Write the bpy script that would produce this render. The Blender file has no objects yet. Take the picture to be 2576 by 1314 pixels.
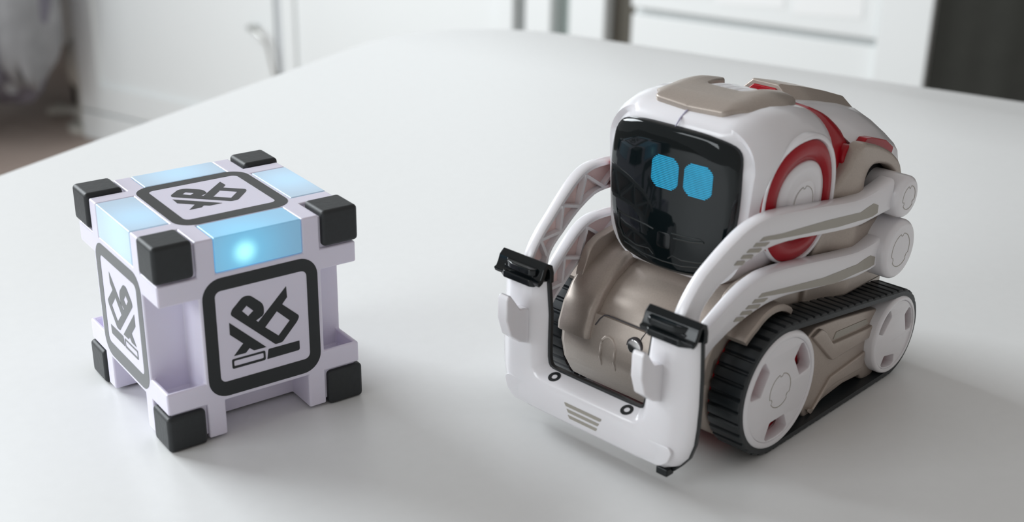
import bpy, math, random
from mathutils import Vector, Matrix

# ------------------------------------------------------------------ camera, world, lights, exposure
S = 0.001                      # all shapes below are written in millimetres
TABLE_H = 740.0                # height of the table top above the floor
scn = bpy.context.scene
COL = scn.collection
PI = math.pi


def V3(x, y, z):
    """millimetres with z = 0 on the table top -> metres with z = 0 on the floor"""
    return Vector((x * S, y * S, (z + TABLE_H) * S))


cam_data = bpy.data.cameras.new('camera')
cam = bpy.data.objects.new('camera', cam_data)
COL.objects.link(cam)
right = Vector((0.80909674, -0.58743406, 0.01684298))
down = Vector((-0.21620087, -0.32418797, -0.92095567))
fwd = Vector((0.54646102, 0.74150076, -0.38930319))
m = Matrix((right, -down, -fwd)).transposed().to_4x4()
m.translation = V3(-80.061, -224.389, 140.667)
cam.matrix_world = m
cam_data.sensor_width = 36.0
cam_data.lens = 36.0 * 3275.6 / 2576.0
cam_data.clip_start = 0.01
cam_data.clip_end = 50.0
cam_data.dof.use_dof = True
cam_data.dof.focus_distance = 0.292
cam_data.dof.aperture_fstop = 17.0
cam_data.dof.aperture_blades = 7
scn.camera = cam

scn.view_settings.view_transform = 'Standard'
scn.view_settings.look = 'None'
scn.view_settings.gamma = 1.0
scn.view_settings.exposure = 0.0
scn.view_settings.use_curve_mapping = False

world = bpy.data.worlds.new('world')
scn.world = world
world.use_nodes = True
wb = world.node_tree.nodes['Background']
wb.inputs['Color'].default_value = (1.0, 0.955, 0.92, 1)
wb.inputs['Strength'].default_value = 0.36


def area(name, loc, target, sx, sy, power, col):
    ld = bpy.data.lights.new(name, 'AREA')
    ld.shape = 'RECTANGLE'
    ld.size, ld.size_y = sx, sy
    ld.energy = power
    ld.color = col
    o = bpy.data.objects.new(name, ld)
    COL.objects.link(o)
    o.location = loc
    o.rotation_euler = (Vector(target) - Vector(loc)).to_track_quat('-Z', 'Y').to_euler()
    return o


# daylight of the tall window at the back left of the room
T0 = V3(60, -20, 20)
az, el, dist = math.radians(109), math.radians(24), 1.9
wl = T0 + Vector((math.cos(az) * math.cos(el), math.sin(az) * math.cos(el), math.sin(el))) * dist
area('window_daylight', wl, T0, 1.0, 0.72, 38.0, (0.90, 0.96, 1.0))
# second window further left along the same wall
az, el, dist = math.radians(170), math.radians(20), 2.4
wl = T0 + Vector((math.cos(az) * math.cos(el), math.sin(az) * math.cos(el), math.sin(el))) * dist
area('window_daylight_left', wl, T0, 1.2, 0.9, 19.5, (0.90, 0.96, 1.0))

# added fill light to brighten the furniture at the far side of the room
area('furniture_fill_light', (-0.17, 1.48, 1.15), (1.10, 2.15, 0.80), 1.6, 0.8, 12.5, (0.93, 0.97, 1.0))

# ------------------------------------------------------------------ materials


def lin(r, g, b):
    f = lambda c: (c / 255 / 12.92) if c <= 10 else ((c / 255 + 0.055) / 1.055) ** 2.4
    return (f(r), f(g), f(b), 1)


def mat(name, col, rough=0.4, metal=0.0, coat=0.0, sss=0.0, noise=0.0, scale=800.0, bump=0.0, ior=1.5, spec=None):
    mt = bpy.data.materials.new(name)
    mt.use_nodes = True
    nt = mt.node_tree
    p = nt.nodes['Principled BSDF']
    p.inputs['Base Color'].default_value = col
    p.inputs['Roughness'].default_value = rough
    p.inputs['Metallic'].default_value = metal
    p.inputs['Coat Weight'].default_value = coat
    p.inputs['Coat Roughness'].default_value = 0.08
    p.inputs['IOR'].default_value = ior
    if spec is not None:
        p.inputs['Specular IOR Level'].default_value = spec
    if sss:
        p.inputs['Subsurface Weight'].default_value = sss
        p.inputs['Subsurface Radius'].default_value = (1.0, 0.7, 0.7)
        p.inputs['Subsurface Scale'].default_value = 0.0012
    if noise or bump:
        tc = nt.nodes.new('ShaderNodeTexCoord')
        n = nt.nodes.new('ShaderNodeTexNoise')
        n.inputs['Scale'].default_value = scale
        n.inputs['Detail'].default_value = 4
        nt.links.new(tc.outputs['Object'], n.inputs['Vector'])
        if noise:
            mx = nt.nodes.new('ShaderNodeMix')
            mx.data_type = 'RGBA'
            c = Vector(col[:3])
            mx.inputs[6].default_value = (*(c * (1 - noise)), 1)
            mx.inputs[7].default_value = (*[min(1, v * (1 + noise)) for v in c], 1)
            nt.links.new(n.outputs['Fac'], mx.inputs[0])
            nt.links.new(mx.outputs[2], p.inputs['Base Color'])
        if bump:
            b = nt.nodes.new('ShaderNodeBump')
            b.inputs['Strength'].default_value = bump
            b.inputs['Distance'].default_value = 0.0002
            nt.links.new(n.outputs['Fac'], b.inputs['Height'])
            nt.links.new(b.outputs['Normal'], p.inputs['Normal'])
    return mt


M = {}


def sheen(name, w, r):
    p = M[name].node_tree.nodes['Principled BSDF']
    p.inputs['Sheen Weight'].default_value = w
    p.inputs['Sheen Roughness'].default_value = r


M['table'] = mat('white_laminate', (0.80, 0.805, 0.80, 1), 0.38, noise=0.02, scale=300, bump=0.06)
M['cube_white'] = mat('cube_white_plastic', (0.78, 0.75, 0.875, 1), 0.35, sss=0.15, noise=0.01, scale=400)
M['rubber'] = mat('black_rubber', (0.018, 0.021, 0.023, 1), 0.55, noise=0.2, scale=900, bump=0.25)
M['print'] = mat('black_print', (0.012, 0.015, 0.017, 1), 0.3)
M['white'] = mat('robot_white_plastic', (0.80, 0.785, 0.81, 1), 0.22, coat=0.25, sss=0.12)
M['white_soft'] = mat('robot_white_satin', (0.74, 0.725, 0.745, 1), 0.35)
M['web_red_bounce'] = mat('web_plastic_red_bounce', (0.92, 0.66, 0.63, 1), 0.4, sss=0.3)  # pink stands for light bounced off the red body, put into the colour
M['taupe'] = mat('champagne_metallic', (0.43, 0.37, 0.325, 1), 0.36, metal=0.4, noise=0.12, scale=2600)
M['taupe_print'] = mat('taupe_print', (0.36, 0.335, 0.29, 1), 0.35)
M['red'] = mat('red_plastic', (0.35, 0.002, 0.010, 1), 0.25, coat=0.1, spec=0.3)
M['tread'] = mat('tread_rubber', (0.011, 0.015, 0.018, 1), 0.42, noise=0.2, scale=700, bump=0.15)
M['black_gloss'] = mat('black_gloss_plastic', (0.005, 0.007, 0.008, 1), 0.12, spec=0.35)
M['black_satin'] = mat('black_satin_plastic', (0.010, 0.012, 0.013, 1), 0.35)
M['visor'] = mat('dark_visor_glass', (0.004, 0.007, 0.008, 1), 0.05, ior=1.42)
M['visor_in'] = mat('visor_frame_black', (0.012, 0.017, 0.018, 1), 0.25)
M['chrome'] = mat('chrome', (0.75, 0.75, 0.75, 1), 0.12, metal=1.0)
M['seam'] = mat('dark_seam', (0.05, 0.045, 0.05, 1), 0.6)
M['seam_white'] = mat('head_seam', (0.42, 0.40, 0.52, 1), 0.5)
M['cab_white'] = mat('painted_white_furniture', (0.77, 0.80, 0.80, 1), 0.45, noise=0.01, scale=4)
M['cab_shadow'] = mat('cabinet_groove_grey', (0.52, 0.55, 0.57, 1), 0.6)
M['gap_dark'] = mat('olive_brown_panel', (0.085, 0.078, 0.062, 1), 0.7)
M['gap_green'] = mat('grey_green_panel', (0.30, 0.35, 0.335, 1), 0.6)
M['curtain'] = mat('dark_olive_fabric', (0.020, 0.021, 0.017, 1), 0.9, noise=0.25, scale=30)
M['floor'] = mat('brown_wood_floor', (0.40, 0.325, 0.285, 1), 0.45, noise=0.2, scale=6)
M['plank_gap'] = mat('floor_joint', (0.10, 0.08, 0.07, 1), 0.8)
M['fabric'] = mat('grey_knit_fabric', (0.165, 0.16, 0.195, 1), 0.95, noise=0.45, scale=22, bump=0.5)
M['fabric_light'] = mat('pale_grey_cloth', (0.27, 0.275, 0.285, 1), 0.95, noise=0.25, scale=30)
M['cream'] = mat('cream_plastic', (0.62, 0.61, 0.56, 1), 0.5)
M['steel'] = mat('brushed_steel', (0.55, 0.56, 0.54, 1), 0.35, metal=0.7)


sheen('print', 0.7, 0.22)
sheen('rubber', 0.12, 0.3)


def led_mat(name, centre, core, rim, s_core, s_rim, radius, hot=0.0, base=(0.55, 0.70, 0.83, 1)):
    """milky light window: the light of the LED behind it falls off with distance from the LED"""
    mt = bpy.data.materials.new(name)
    mt.use_nodes = True
    nt = mt.node_tree
    p = nt.nodes['Principled BSDF']
    p.inputs['Base Color'].default_value = base
    p.inputs['Roughness'].default_value = 0.35
    tc = nt.nodes.new('ShaderNodeTexCoord')
    vd = nt.nodes.new('ShaderNodeVectorMath')
    vd.operation = 'DISTANCE'
    vd.inputs[1].default_value = [c * S for c in centre]
    nt.links.new(tc.outputs['Object'], vd.inputs[0])
    mr = nt.nodes.new('ShaderNodeMapRange')
    mr.interpolation_type = 'SMOOTHSTEP'
    mr.inputs['From Min'].default_value = 0
    mr.inputs['From Max'].default_value = radius * S
    mr.inputs['To Min'].default_value = 1
    mr.inputs['To Max'].default_value = 0
    nt.links.new(vd.outputs['Value'], mr.inputs['Value'])
    mx = nt.nodes.new('ShaderNodeMix')
    mx.data_type = 'RGBA'
    mx.inputs[6].default_value = rim
    mx.inputs[7].default_value = core
    nt.links.new(mr.outputs[0], mx.inputs[0])
    colout = mx.outputs[2]
    ms = nt.nodes.new('ShaderNodeMapRange')
    ms.inputs['To Min'].default_value = s_rim
    ms.inputs['To Max'].default_value = s_core
    nt.links.new(mr.outputs[0], ms.inputs['Value'])
    sout = ms.outputs[0]
    if hot:
        mh = nt.nodes.new('ShaderNodeMapRange')
        mh.interpolation_type = 'SMOOTHERSTEP'
        mh.inputs['From Min'].default_value = 0
        mh.inputs['From Max'].default_value = 4.2 * S
        mh.inputs['To Min'].default_value = 1
        mh.inputs['To Max'].default_value = 0
        nt.links.new(vd.outputs['Value'], mh.inputs['Value'])
        m2 = nt.nodes.new('ShaderNodeMix')
        m2.data_type = 'RGBA'
        m2.inputs[7].default_value = (0.35, 0.95, 1.0, 1)
        nt.links.new(mh.outputs[0], m2.inputs[0])
        nt.links.new(colout, m2.inputs[6])
        colout = m2.outputs[2]
        ma = nt.nodes.new('ShaderNodeMath')
        ma.operation = 'MULTIPLY_ADD'
        ma.inputs[1].default_value = hot
        nt.links.new(mh.outputs[0], ma.inputs[0])
        nt.links.new(sout, ma.inputs[2])
        sout = ma.outputs[0]
    nt.links.new(colout, p.inputs['Emission Color'])
    nt.links.new(sout, p.inputs['Emission Strength'])
    return mt


def emit_mat(name, col, strength):
    mt = bpy.data.materials.new(name)
    mt.use_nodes = True
    p = mt.node_tree.nodes['Principled BSDF']
    p.inputs['Base Color'].default_value = (0.01, 0.02, 0.03, 1)
    p.inputs['Roughness'].default_value = 0.3
    p.inputs['Emission Color'].default_value = col
    p.inputs['Emission Strength'].default_value = strength
    return mt


M['eye'] = emit_mat('cyan_display', (0.004, 0.36, 0.62, 1), 1.0)

# ------------------------------------------------------------------ mesh helpers


def link_mesh(name, verts, faces, material, parent=None, bevel=0.0, seg=2, smooth=True, angle=40, subsurf=0, scale=S):
    me = bpy.data.meshes.new(name)
    me.from_pydata([tuple(c * scale for c in v) for v in verts], [], faces)
    me.validate()
    me.update()
    import bmesh
    bm = bmesh.new()
    bm.from_mesh(me)
    bmesh.ops.recalc_face_normals(bm, faces=bm.faces)
    bm.to_mesh(me)
    bm.free()
    return finish(name, me, material, parent, bevel, seg, smooth, angle, subsurf)


def finish(name, me, material, parent=None, bevel=0.0, seg=2, smooth=True, angle=40, subsurf=0):
    me.materials.clear()
    me.materials.append(M[material] if isinstance(material, str) else material)
    if smooth:
        me.shade_smooth()
        me.set_sharp_from_angle(angle=math.radians(angle))
    o = bpy.data.objects.new(name, me)
    COL.objects.link(o)
    if bevel:
        b = o.modifiers.new('bevel', 'BEVEL')
        b.width = bevel * S
        b.segments = seg
        b.limit_method = 'ANGLE'
        b.angle_limit = math.radians(30)
        b.harden_normals = True
        me.shade_smooth()
    if subsurf:
        s = o.modifiers.new('subsurf', 'SUBSURF')
        s.levels = s.render_levels = subsurf
    if parent is not None:
        o.parent = parent
    return o


class MB:
    def __init__(self):
        self.v, self.f = [], []

    def add(self, verts, faces):
        n = len(self.v)
        self.v += [tuple(v) for v in verts]
        self.f += [tuple(i + n for i in f) for f in faces]
        return self

    def box(self, x0, x1, y0, y1, z0, z1):
        v = [(x, y, z) for x in (x0, x1) for y in (y0, y1) for z in (z0, z1)]
        return self.add(v, [(0, 1, 3, 2), (4, 6, 7, 5), (0, 4, 5, 1), (2, 3, 7, 6), (0, 2, 6, 4), (1, 5, 7, 3)])

    def loft(self, rings, cap=True, close=False):
        n = len(rings[0])
        v = [p for r in rings for p in r]
        f = []
        k = len(rings)
        for i in range(k if close else k - 1):
            a, b = i * n, ((i + 1) % k) * n
            for j in range(n):
                f.append((a + j, a + (j + 1) % n, b + (j + 1) % n, b + j))
        if cap and not close:
            f.append(tuple(range(n))[::-1])
            f.append(tuple((k - 1) * n + j for j in range(n)))
        return self.add(v, f)

    def prism(self, poly, axis, a, b):
        """poly in the two remaining axes, extruded along axis from a to b (numbers or functions of the point)"""
        fa = a if callable(a) else (lambda *p: a)
        fb = b if callable(b) else (lambda *p: b)

        def mk(p, d):
            return {'X': (d, p[0], p[1]), 'Y': (p[0], d, p[1]), 'Z': (p[0], p[1], d)}[axis]
        return self.loft([[mk(p, fa(*p)) for p in poly], [mk(p, fb(*p)) for p in poly]])

    def cyl(self, axis, c, r, a, b, n=48, r2=None, rnd=0.0):
        """solid cylinder along axis through c (two coordinates); rnd rounds the b end"""
        r2 = r if r2 is None else r2
        prof = [(a, r)]
        if rnd:
            for k in range(6):
                t = k / 5 * PI / 2
                prof.append((b - math.copysign(rnd, b - a) * (1 - math.sin(t)), r2 - rnd * (1 - math.cos(t))))
        else:
            prof.append((b, r2))
        rings = []
        for d, rr in prof:
            ring = []
            for i in range(n):
                t = 2 * PI * i / n
                p, q = c[0] + rr * math.cos(t), c[1] + rr * math.sin(t)
                ring.append({'X': (d, p, q), 'Y': (p, d, q), 'Z': (p, q, d)}[axis])
            rings.append(ring)
        return self.loft(rings)

    def tube(self, path, r, n=8, close=False):
        rings = []
        k = len(path)
        pts = [Vector(p) for p in path]
        up = Vector((0.13, 0.21, 0.97)).normalized()
        for i in range(k):
            a = pts[(i - 1) % k] if (close or i) else pts[0]
            b = pts[(i + 1) % k] if (close or i < k - 1) else pts[-1]
            d = (b - a).normalized()
            s = d.cross(up)
            if s.length < 1e-3:
                s = d.cross(Vector((1, 0, 0)))
            s.normalize()
            t = s.cross(d)
            rr = r[i] if isinstance(r, (list, tuple)) else r
            rings.append([tuple(pts[i] + (s * math.cos(2 * PI * j / n) + t * math.sin(2 * PI * j / n)) * rr) for j in range(n)])
        return self.loft(rings, close=close)

    def build(self, name, material, parent=None, **kw):
        return link_mesh(name, self.v, self.f, material, parent, **kw)


def curve_mesh(name, loops, depth, bevel=0.0):
    """filled outline (with holes) as a mesh in local XY, thickness along Z centred on 0; millimetres"""
    cu = bpy.data.curves.new(name, 'CURVE')
    cu.dimensions = '2D'
    cu.fill_mode = 'BOTH'
    cu.extrude = max(depth / 2 - bevel, 1e-6) * S
    cu.bevel_depth = bevel * S
    cu.bevel_resolution = 2
    cu.offset = -bevel * S
    for lp in loops:
        sp = cu.splines.new('POLY')
        sp.points.add(len(lp) - 1)
        for i, (x, y) in enumerate(lp):
            sp.points[i].co = (x * S, y * S, 0, 1)
        sp.use_cyclic_u = True
    tmp = bpy.data.objects.new(name, cu)
    me = bpy.data.meshes.new_from_object(tmp)
    bpy.data.objects.remove(tmp)
    bpy.data.curves.remove(cu)
    return me


def plate(name, loops, depth, material, parent, plane, offset, bevel=0.0, flip=1, fn=None, cuts=0.0, **kw):
    """curve_mesh placed in the plane XY / XZ / YZ at the offset along the normal axis; fn bends it"""
    me = curve_mesh(name, loops, depth, bevel)
    import bmesh
    if cuts:
        bm = bmesh.new()
        bm.from_mesh(me)
        for axis in (0, 1):
            lo, hi = min(v.co[axis] for v in bm.verts), max(v.co[axis] for v in bm.verts)
            n_ = int((hi - lo) / (cuts * S))
            for k in range(1, n_):
                co, no = [0, 0, 0], [0, 0, 0]
                co[axis], no[axis] = lo + (hi - lo) * k / n_, 1
                bmesh.ops.bisect_plane(bm, geom=bm.verts[:] + bm.edges[:] + bm.faces[:], plane_co=co, plane_no=no)
        bm.to_mesh(me)
        bm.free()
    for v in me.vertices:
        u, w, d = v.co
        if plane == 'XZ':
            v.co = (u, offset * S + d * flip, w)
        elif plane == 'YZ':
            v.co = (offset * S + d * flip, u, w)
        else:
            v.co = (u, w, offset * S + d * flip)
        if fn:
            p = fn(*(c / S for c in v.co))
            v.co = tuple(c * S for c in p)
    import bmesh
    bm = bmesh.new()
    bm.from_mesh(me)
    bmesh.ops.remove_doubles(bm, verts=bm.verts, dist=1e-7)
    bmesh.ops.recalc_face_normals(bm, faces=bm.faces)
    bm.to_mesh(me)
    bm.free()
    return finish(name, me, material, parent, **kw)


def rrect(x0, x1, y0, y1, r, n=6):
    out = []
    for cx, cy, a0 in ((x1 - r, y1 - r, 0), (x0 + r, y1 - r, 90), (x0 + r, y0 + r, 180), (x1 - r, y0 + r, 270)):
        for k in range(n + 1):
            t = math.radians(a0 + 90 * k / n)
            out.append((cx + r * math.cos(t), cy + r * math.sin(t)))
    return out


def round_poly(pts, r, n=4):
    """round the corners of a polygon"""
    out = []
    k = len(pts)
    for i in range(k):
        p, a, b = Vector(pts[i]), Vector(pts[i - 1]), Vector(pts[(i + 1) % k])
        da, db = (a - p), (b - p)
        rr = r[i] if isinstance(r, (list, tuple)) else r
        d = min(rr, da.length * 0.45, db.length * 0.45)
        if d < 1e-3:
            out.append(tuple(p))
            continue
        s, e = p + da.normalized() * d, p + db.normalized() * d
        for j in range(n + 1):
            t = j / n
            out.append(tuple(s * (1 - t) ** 2 + p * 2 * t * (1 - t) + e * t * t))
    return out


def dense(pts, step=1.2):
    out = []
    for i in range(len(pts)):
        a, b_ = Vector(pts[i]), Vector(pts[(i + 1) % len(pts)])
        n_ = max(1, int((b_ - a).length / step))
        out += [tuple(a + (b_ - a) * k / n_) for k in range(n_)]
    return out


def circle(cx, cy, r, n=48):
    return [(cx + r * math.cos(2 * PI * i / n), cy + r * math.sin(2 * PI * i / n)) for i in range(n)]


def interp(x, xs, ys):
    if x <= xs[0]:
        return ys[0]
    for i in range(1, len(xs)):
        if x <= xs[i]:
            t = (x - xs[i - 1]) / (xs[i] - xs[i - 1])
            return ys[i - 1] * (1 - t) + ys[i] * t
    return ys[-1]


def thing(name, label, cat, loc, rotz=0.0, group=None):
    o = bpy.data.objects.new(name, None)
    COL.objects.link(o)
    o.empty_display_size = 0.02
    o.location = loc
    o.rotation_euler = (0, 0, rotz)
    o['label'] = label
    o['category'] = cat
    if group:
        o['group'] = group
    return o


def tag(o, label, cat, group=None):
    o['label'] = label
    o['category'] = cat
    if group:
        o['group'] = group
    return o


# ------------------------------------------------------------------ the room behind (z = 0 on the floor here)
U = Vector((0.9187, 0.3944, 0))           # away from the camera, normal to the furniture wall
Vd = Vector((0.3944, -0.9187, 0))         # along the furniture wall, to the right in the photo
G0 = Vector((783.86, 2543.77, 0))         # lower left front corner of the cabinet
ROOM_ROT = math.atan2(Vd.y, Vd.x)


def room_loc(s, d=0.0, z=0.0):
    p = G0 + Vd * s + U * d
    return (p.x * S, p.y * S, z * S)


# local frame of the furniture: x along the wall to the right, y towards the wall's back (away), z up
flo = thing('floor', '', '', (0, 0, 0))
for k in ('label', 'category'):
    del flo[k]
flo['kind'] = 'structure'
base = MB().box(-6000, 6000, -6000, 6000, -40, -3).build('floor_base', 'floor', flo, smooth=False)
flo.location = room_loc(-400, 0)
flo.rotation_euler = (0, 0, ROOM_ROT)
pk = None
for i in range(-9, 10):
    for j in range(-3, 4):
        x0 = j * 1200 + (i % 3) * 400
        if pk is None:
            pk = MB().box(1.5, 1198.5, 1.5, 178.5, -3, 0).build('floor_plank', 'floor', flo, bevel=1.0, seg=1)
            ob = pk
        else:
            ob = pk.copy()
            COL.objects.link(ob)
        ob.location = (x0 * S, i * 180 * S, 0)

wall_back = MB().box(-900, 3600, 560, 620, 0, 2400).build('wall_back', 'cab_white', smooth=False)
wall_back.location = room_loc(0)
wall_back.rotation_euler = (0, 0, ROOM_ROT)
wall_back['kind'] = 'structure'


# --- two-door cabinet on the left
cab = thing('wardrobe', 'white two-door cabinet with recessed panel door, left of the background', 'cabinet', room_loc(0), ROOM_ROT)
b = MB()
b.box(0, 1092, 22, 520, 0, 1500)
b.box(0, 1092, 0, 24, 0, 62)
b.build('carcass', 'cab_white', cab, bevel=2)
for i, (x0, x1) in enumerate(((0, 565), (577, 1092))):
    d = MB()
    st = 34 if i else 66
    d.box(x0 + 2, x0 + st, 0, 20, 66, 1490).box(x1 - st if i else x1 - 6, x1 - 2, 0, 20, 66, 1490)
    d.box(x0 + st, x1 - st if i else x1 - 6, 0, 20, 66, 128).box(x0 + st, x1 - 6, 0, 20, 1420, 1490)
    door = d.build('door', 'cab_white', cab, bevel=2)
    MB().box(x0 + st, x1 - st if i else x1 - 6, 8, 20, 128, 1420).build('door_panel', 'cab_white', door, bevel=1)
MB().box(566, 576, 4, 22, 64, 1490).build('door_gap_strip', 'cab_shadow', cab, smooth=False)
h = MB().tube([(515, 0, 311), (517, -18, 314), (530, -24, 312), (550, -24, 302), (562, -22, 284), (567, -20, 255), (568, -14, 228), (568, 0, 224)], [7, 6, 4, 3.5, 3, 3, 3, 3], 8)
h.build('handle', 'steel', cab)

# --- posts and panels between the two pieces of furniture
scr = thing('door_frame_post', 'white upright post beside the white cabinet, behind the far table corner', 'post', room_loc(1111), ROOM_ROT)
MB().box(2, 52, 0, 60, 0, 1500).build('post_board', 'cab_white', scr, bevel=3)
MB().box(-17, 1, 40, 60, 0, 1500).build('edge_strip', M['gap_dark'], scr, bevel=1)
gl = MB().box(52, 84, 30, 44, 0, 1500).build('side_panel', 'gap_green', scr, smooth=False)
scr2 = thing('shelf_upright', 'white upright board with a brown edge beside the white dresser', 'post', room_loc(1197), ROOM_ROT)
MB().box(0, 66, 0, 60, 0, 1500).build('upright_board', 'cab_white', scr2, bevel=3)
MB().box(67, 108, 30, 60, 0, 1500).build('brown_edge', 'gap_dark', scr2, bevel=1)

dr = thing('dresser', 'wide white dresser with a drawer line, right of the background', 'dresser', room_loc(1308), ROOM_ROT)
MB().box(0, 476, 22, 480, 60, 900).box(20, 456, 60, 460, 0, 62).build('carcass', 'cab_white', dr, bevel=2)
MB().box(400, 476, -10, 20, 20, 900).build('side_post', 'cab_white', dr, bevel=3)
MB().box(2, 398, 0, 20, 448, 880).build('drawer_front', 'cab_white', dr, bevel=2)
MB().box(2, 398, 4, 20, 66, 436).build('drawer_front', 'cab_white', dr, bevel=2)
pap = []
rp = random.Random(4)
for i in range(3):
    x = 30 + i * 120
    g = MB().add([(x, -1.2, 470), (x + 105, -1.2, 476), (x + 100, -1.2, 600), (x - 4, -1.2, 590),
                  (x, -0.4, 470), (x + 105, -0.4, 476), (x + 100, -0.4, 600), (x - 4, -0.4, 590)],
                 [(0, 1, 2, 3), (7, 6, 5, 4), (0, 4, 5, 1), (1, 5, 6, 2), (2, 6, 7, 3), (3, 7, 4, 0)])
    o = g.build('paper_sheet', mat('white_paper', (0.82, 0.84, 0.84, 1), 0.7) if i == 0 else pap[0].data.materials[0], smooth=False)
    o.location = room_loc(1308)
    o.rotation_euler = (0, 0, ROOM_ROT)
    tag(o, ['white paper sheet on the dresser front, nearest the brown upright', 'middle white paper sheet on the dresser front',
            'white paper sheet on the dresser front, nearest the dark curtain'][i], 'paper', 'papers on the dresser front')
    pap.append(o)

# --- dark hanging fabric at the far right
c = MB()
ring0, ring1 = [], []
n = 70
for z in (150, 1500):
    r = []
    for i in range(n + 1):
        x = 1788 + i * 14
        r.append((x, -8 + 5 * math.sin(i * 0.55) + 2 * math.sin(i * 1.7 + z), z))
    for i in range(n, -1, -1):
        x = 1788 + i * 14
        r.append((x, -4 + 5 * math.sin(i * 0.55) + 2 * math.sin(i * 1.7 + z), z))
    (ring0 if z == 150 else ring1).extend(r)
c.loft([ring0, ring1])
cur = c.build('curtain', 'curtain')
cur.location = room_loc(0)
cur.rotation_euler = (0, 0, ROOM_ROT)
tag(cur, 'dark olive hanging curtain at the upper right corner', 'curtain')

# --- grey knitted heap on an armchair at the far left
ch = thing('armchair', 'grey fabric armchair covered by a knitted blanket, upper left corner', 'armchair', room_loc(-425, -60), ROOM_ROT)


def blob(cx, cy, cz, rx, ry, rz, seed, amp=0.12, nu=40, nv=22, fold=6):
    rnd = random.Random(seed)
    ph = [rnd.uniform(0, 6.28) for _ in range(6)]
    rings = []
    for i in range(1, nv):
        t = PI * i / nv
        ring = []
        for j in range(nu):
            u = 2 * PI * j / nu
            k = 1 + amp * (0.6 * math.sin(fold * u + ph[0] + 2 * t) + 0.5 * math.sin(5 * t + 3 * u + ph[1]) + 0.3 * math.sin(11 * u - 4 * t + ph[2]))
            ct, st_ = math.cos(t), math.sin(t)
            e = lambda q: math.copysign(abs(q) ** 0.7, q)
            ring.append((cx + rx * k * e(st_) * e(math.cos(u)), cy + ry * k * e(st_) * e(math.sin(u)), cz - rz * k * e(ct)))
        rings.append(ring)
    return rings


MB().loft(blob(-130, 60, 470, 380, 300, 400, 3, 0.05)).build('seat_body', 'fabric', ch, angle=80)
MB().loft(blob(320, -115, 470, 205, 140, 350, 5, 0.07)).build('blanket', 'fabric', ch, angle=80)
MB().loft(blob(475, -110, 470, 50, 90, 300, 8, 0.08)).build('blanket_edge', 'fabric_light', ch, angle=80)
for x, y in ((-260, -120), (240, -120), (-260, 260), (200, 260)):
    MB().cyl('Z', (x, y), 22, 0, 130, 16).build('leg', 'curtain', ch)
fan = thing('table_lamp_base', 'small cream round lamp standing on the floor beside the white cabinet', 'lamp', room_loc(-42, 45), ROOM_ROT)
MB().loft([[(34 * math.sin(t) * math.cos(a), 30 * math.sin(t) * math.sin(a), 150 - 58 * math.cos(t)) for a in [2 * PI * j / 24 for j in range(24)]] for t in [PI * i / 14 for i in range(1, 14)]]).build('lamp_shade', 'cream', fan)
MB().cyl('Z', (0, 0), 12, 0, 100, 16).cyl('Z', (0, 0), 38, 0, 12, 24).build('foot', 'cream', fan)
mg = MB().tube([(-170, -60, 14), (-150, -110, 16), (-110, -60, 14), (-80, -95, 18), (-40, -70, 14), (10, -30, 14)], [8, 11, 10, 11, 9, 9], 10)
mg.tube([(-160, 20, 14), (-130, -20, 24), (-90, 10, 16), (-50, 0, 14), (-10, 40, 14)], 12, 10)
pc = mg.build('power_cable', 'cream')
pc.location = room_loc(-22, 170)
pc.rotation_euler = (0, 0, ROOM_ROT)
tag(pc, 'thick cream cable coiled on the brown floor left of the cabinet', 'cable')

# ------------------------------------------------------------------ the table
tb = thing('table', 'white laminate table with a large rounded corner carrying cube and robot', 'table', V3(0, 0, 0))
P0, e1, e2 = Vector((274.5, 320.2)), Vector((-0.894, -0.447)), Vector((0.394, -0.9188))
# outline in table axes: a runs back along the left edge (e1), b runs along the right edge (e2)
A_, B_, R_ = 1400.0, 900.0, 76.0
outl = []
nk = 24
for k in range(nk + 1):
    t = k / nk * PI / 2
    ex = 1.0
    outl.append((R_ * (1 - math.copysign(abs(math.sin(t)) ** ex, 1)), R_ * (1 - abs(math.cos(t)) ** ex)))
outl = [(a, b) for a, b in outl]
outl += [(0, B_ - 80), (80, B_), (A_ - 80, B_), (A_, B_ - 80), (A_, 80), (A_ - 80, 0)]
pts = [P0 + e1 * a + e2 * b_ for a, b_ in outl]


def inset(pts, d):
    c = sum(pts, Vector((0, 0))) / len(pts)
    return [p + (c - p).normalized() * d for p in pts]


rings = []
for z, d in ((-25, 1.5), (-23.5, 0), (-2.2, 0), (-1.0, 0.5), (-0.25, 1.3), (0, 2.4)):
    rings.append([(p.x, p.y, z) for p in inset(pts, d)])
MB().loft(rings).build('tabletop', 'table', tb, angle=50)
for a, b_ in ((160, 120), (1240, 120), (160, 780), (1240, 780)):
    p = P0 + e1 * a + e2 * b_
    MB().cyl('Z', (p.x, p.y), 20, -TABLE_H, -25, 24).build('leg', 'cab_white', tb)

# ------------------------------------------------------------------ the light cube
cube = thing('light_cube', 'small white toy cube with black rubber corners and glowing cyan light windows', 'toy cube', V3(0, 0, 0))
E0, E1, F0, F1 = 0.55, 44.45, 8.9, 36.1
G_0, G_1 = 12.9, 32.1
cuts = [E0, 1.5, F0, G_0, G_1, F1, 43.5, E1]
zc = [E0, 1.5, 8.4, 9.6, 13.2, 32.2, 36.9, 43.5, E1]


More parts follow.
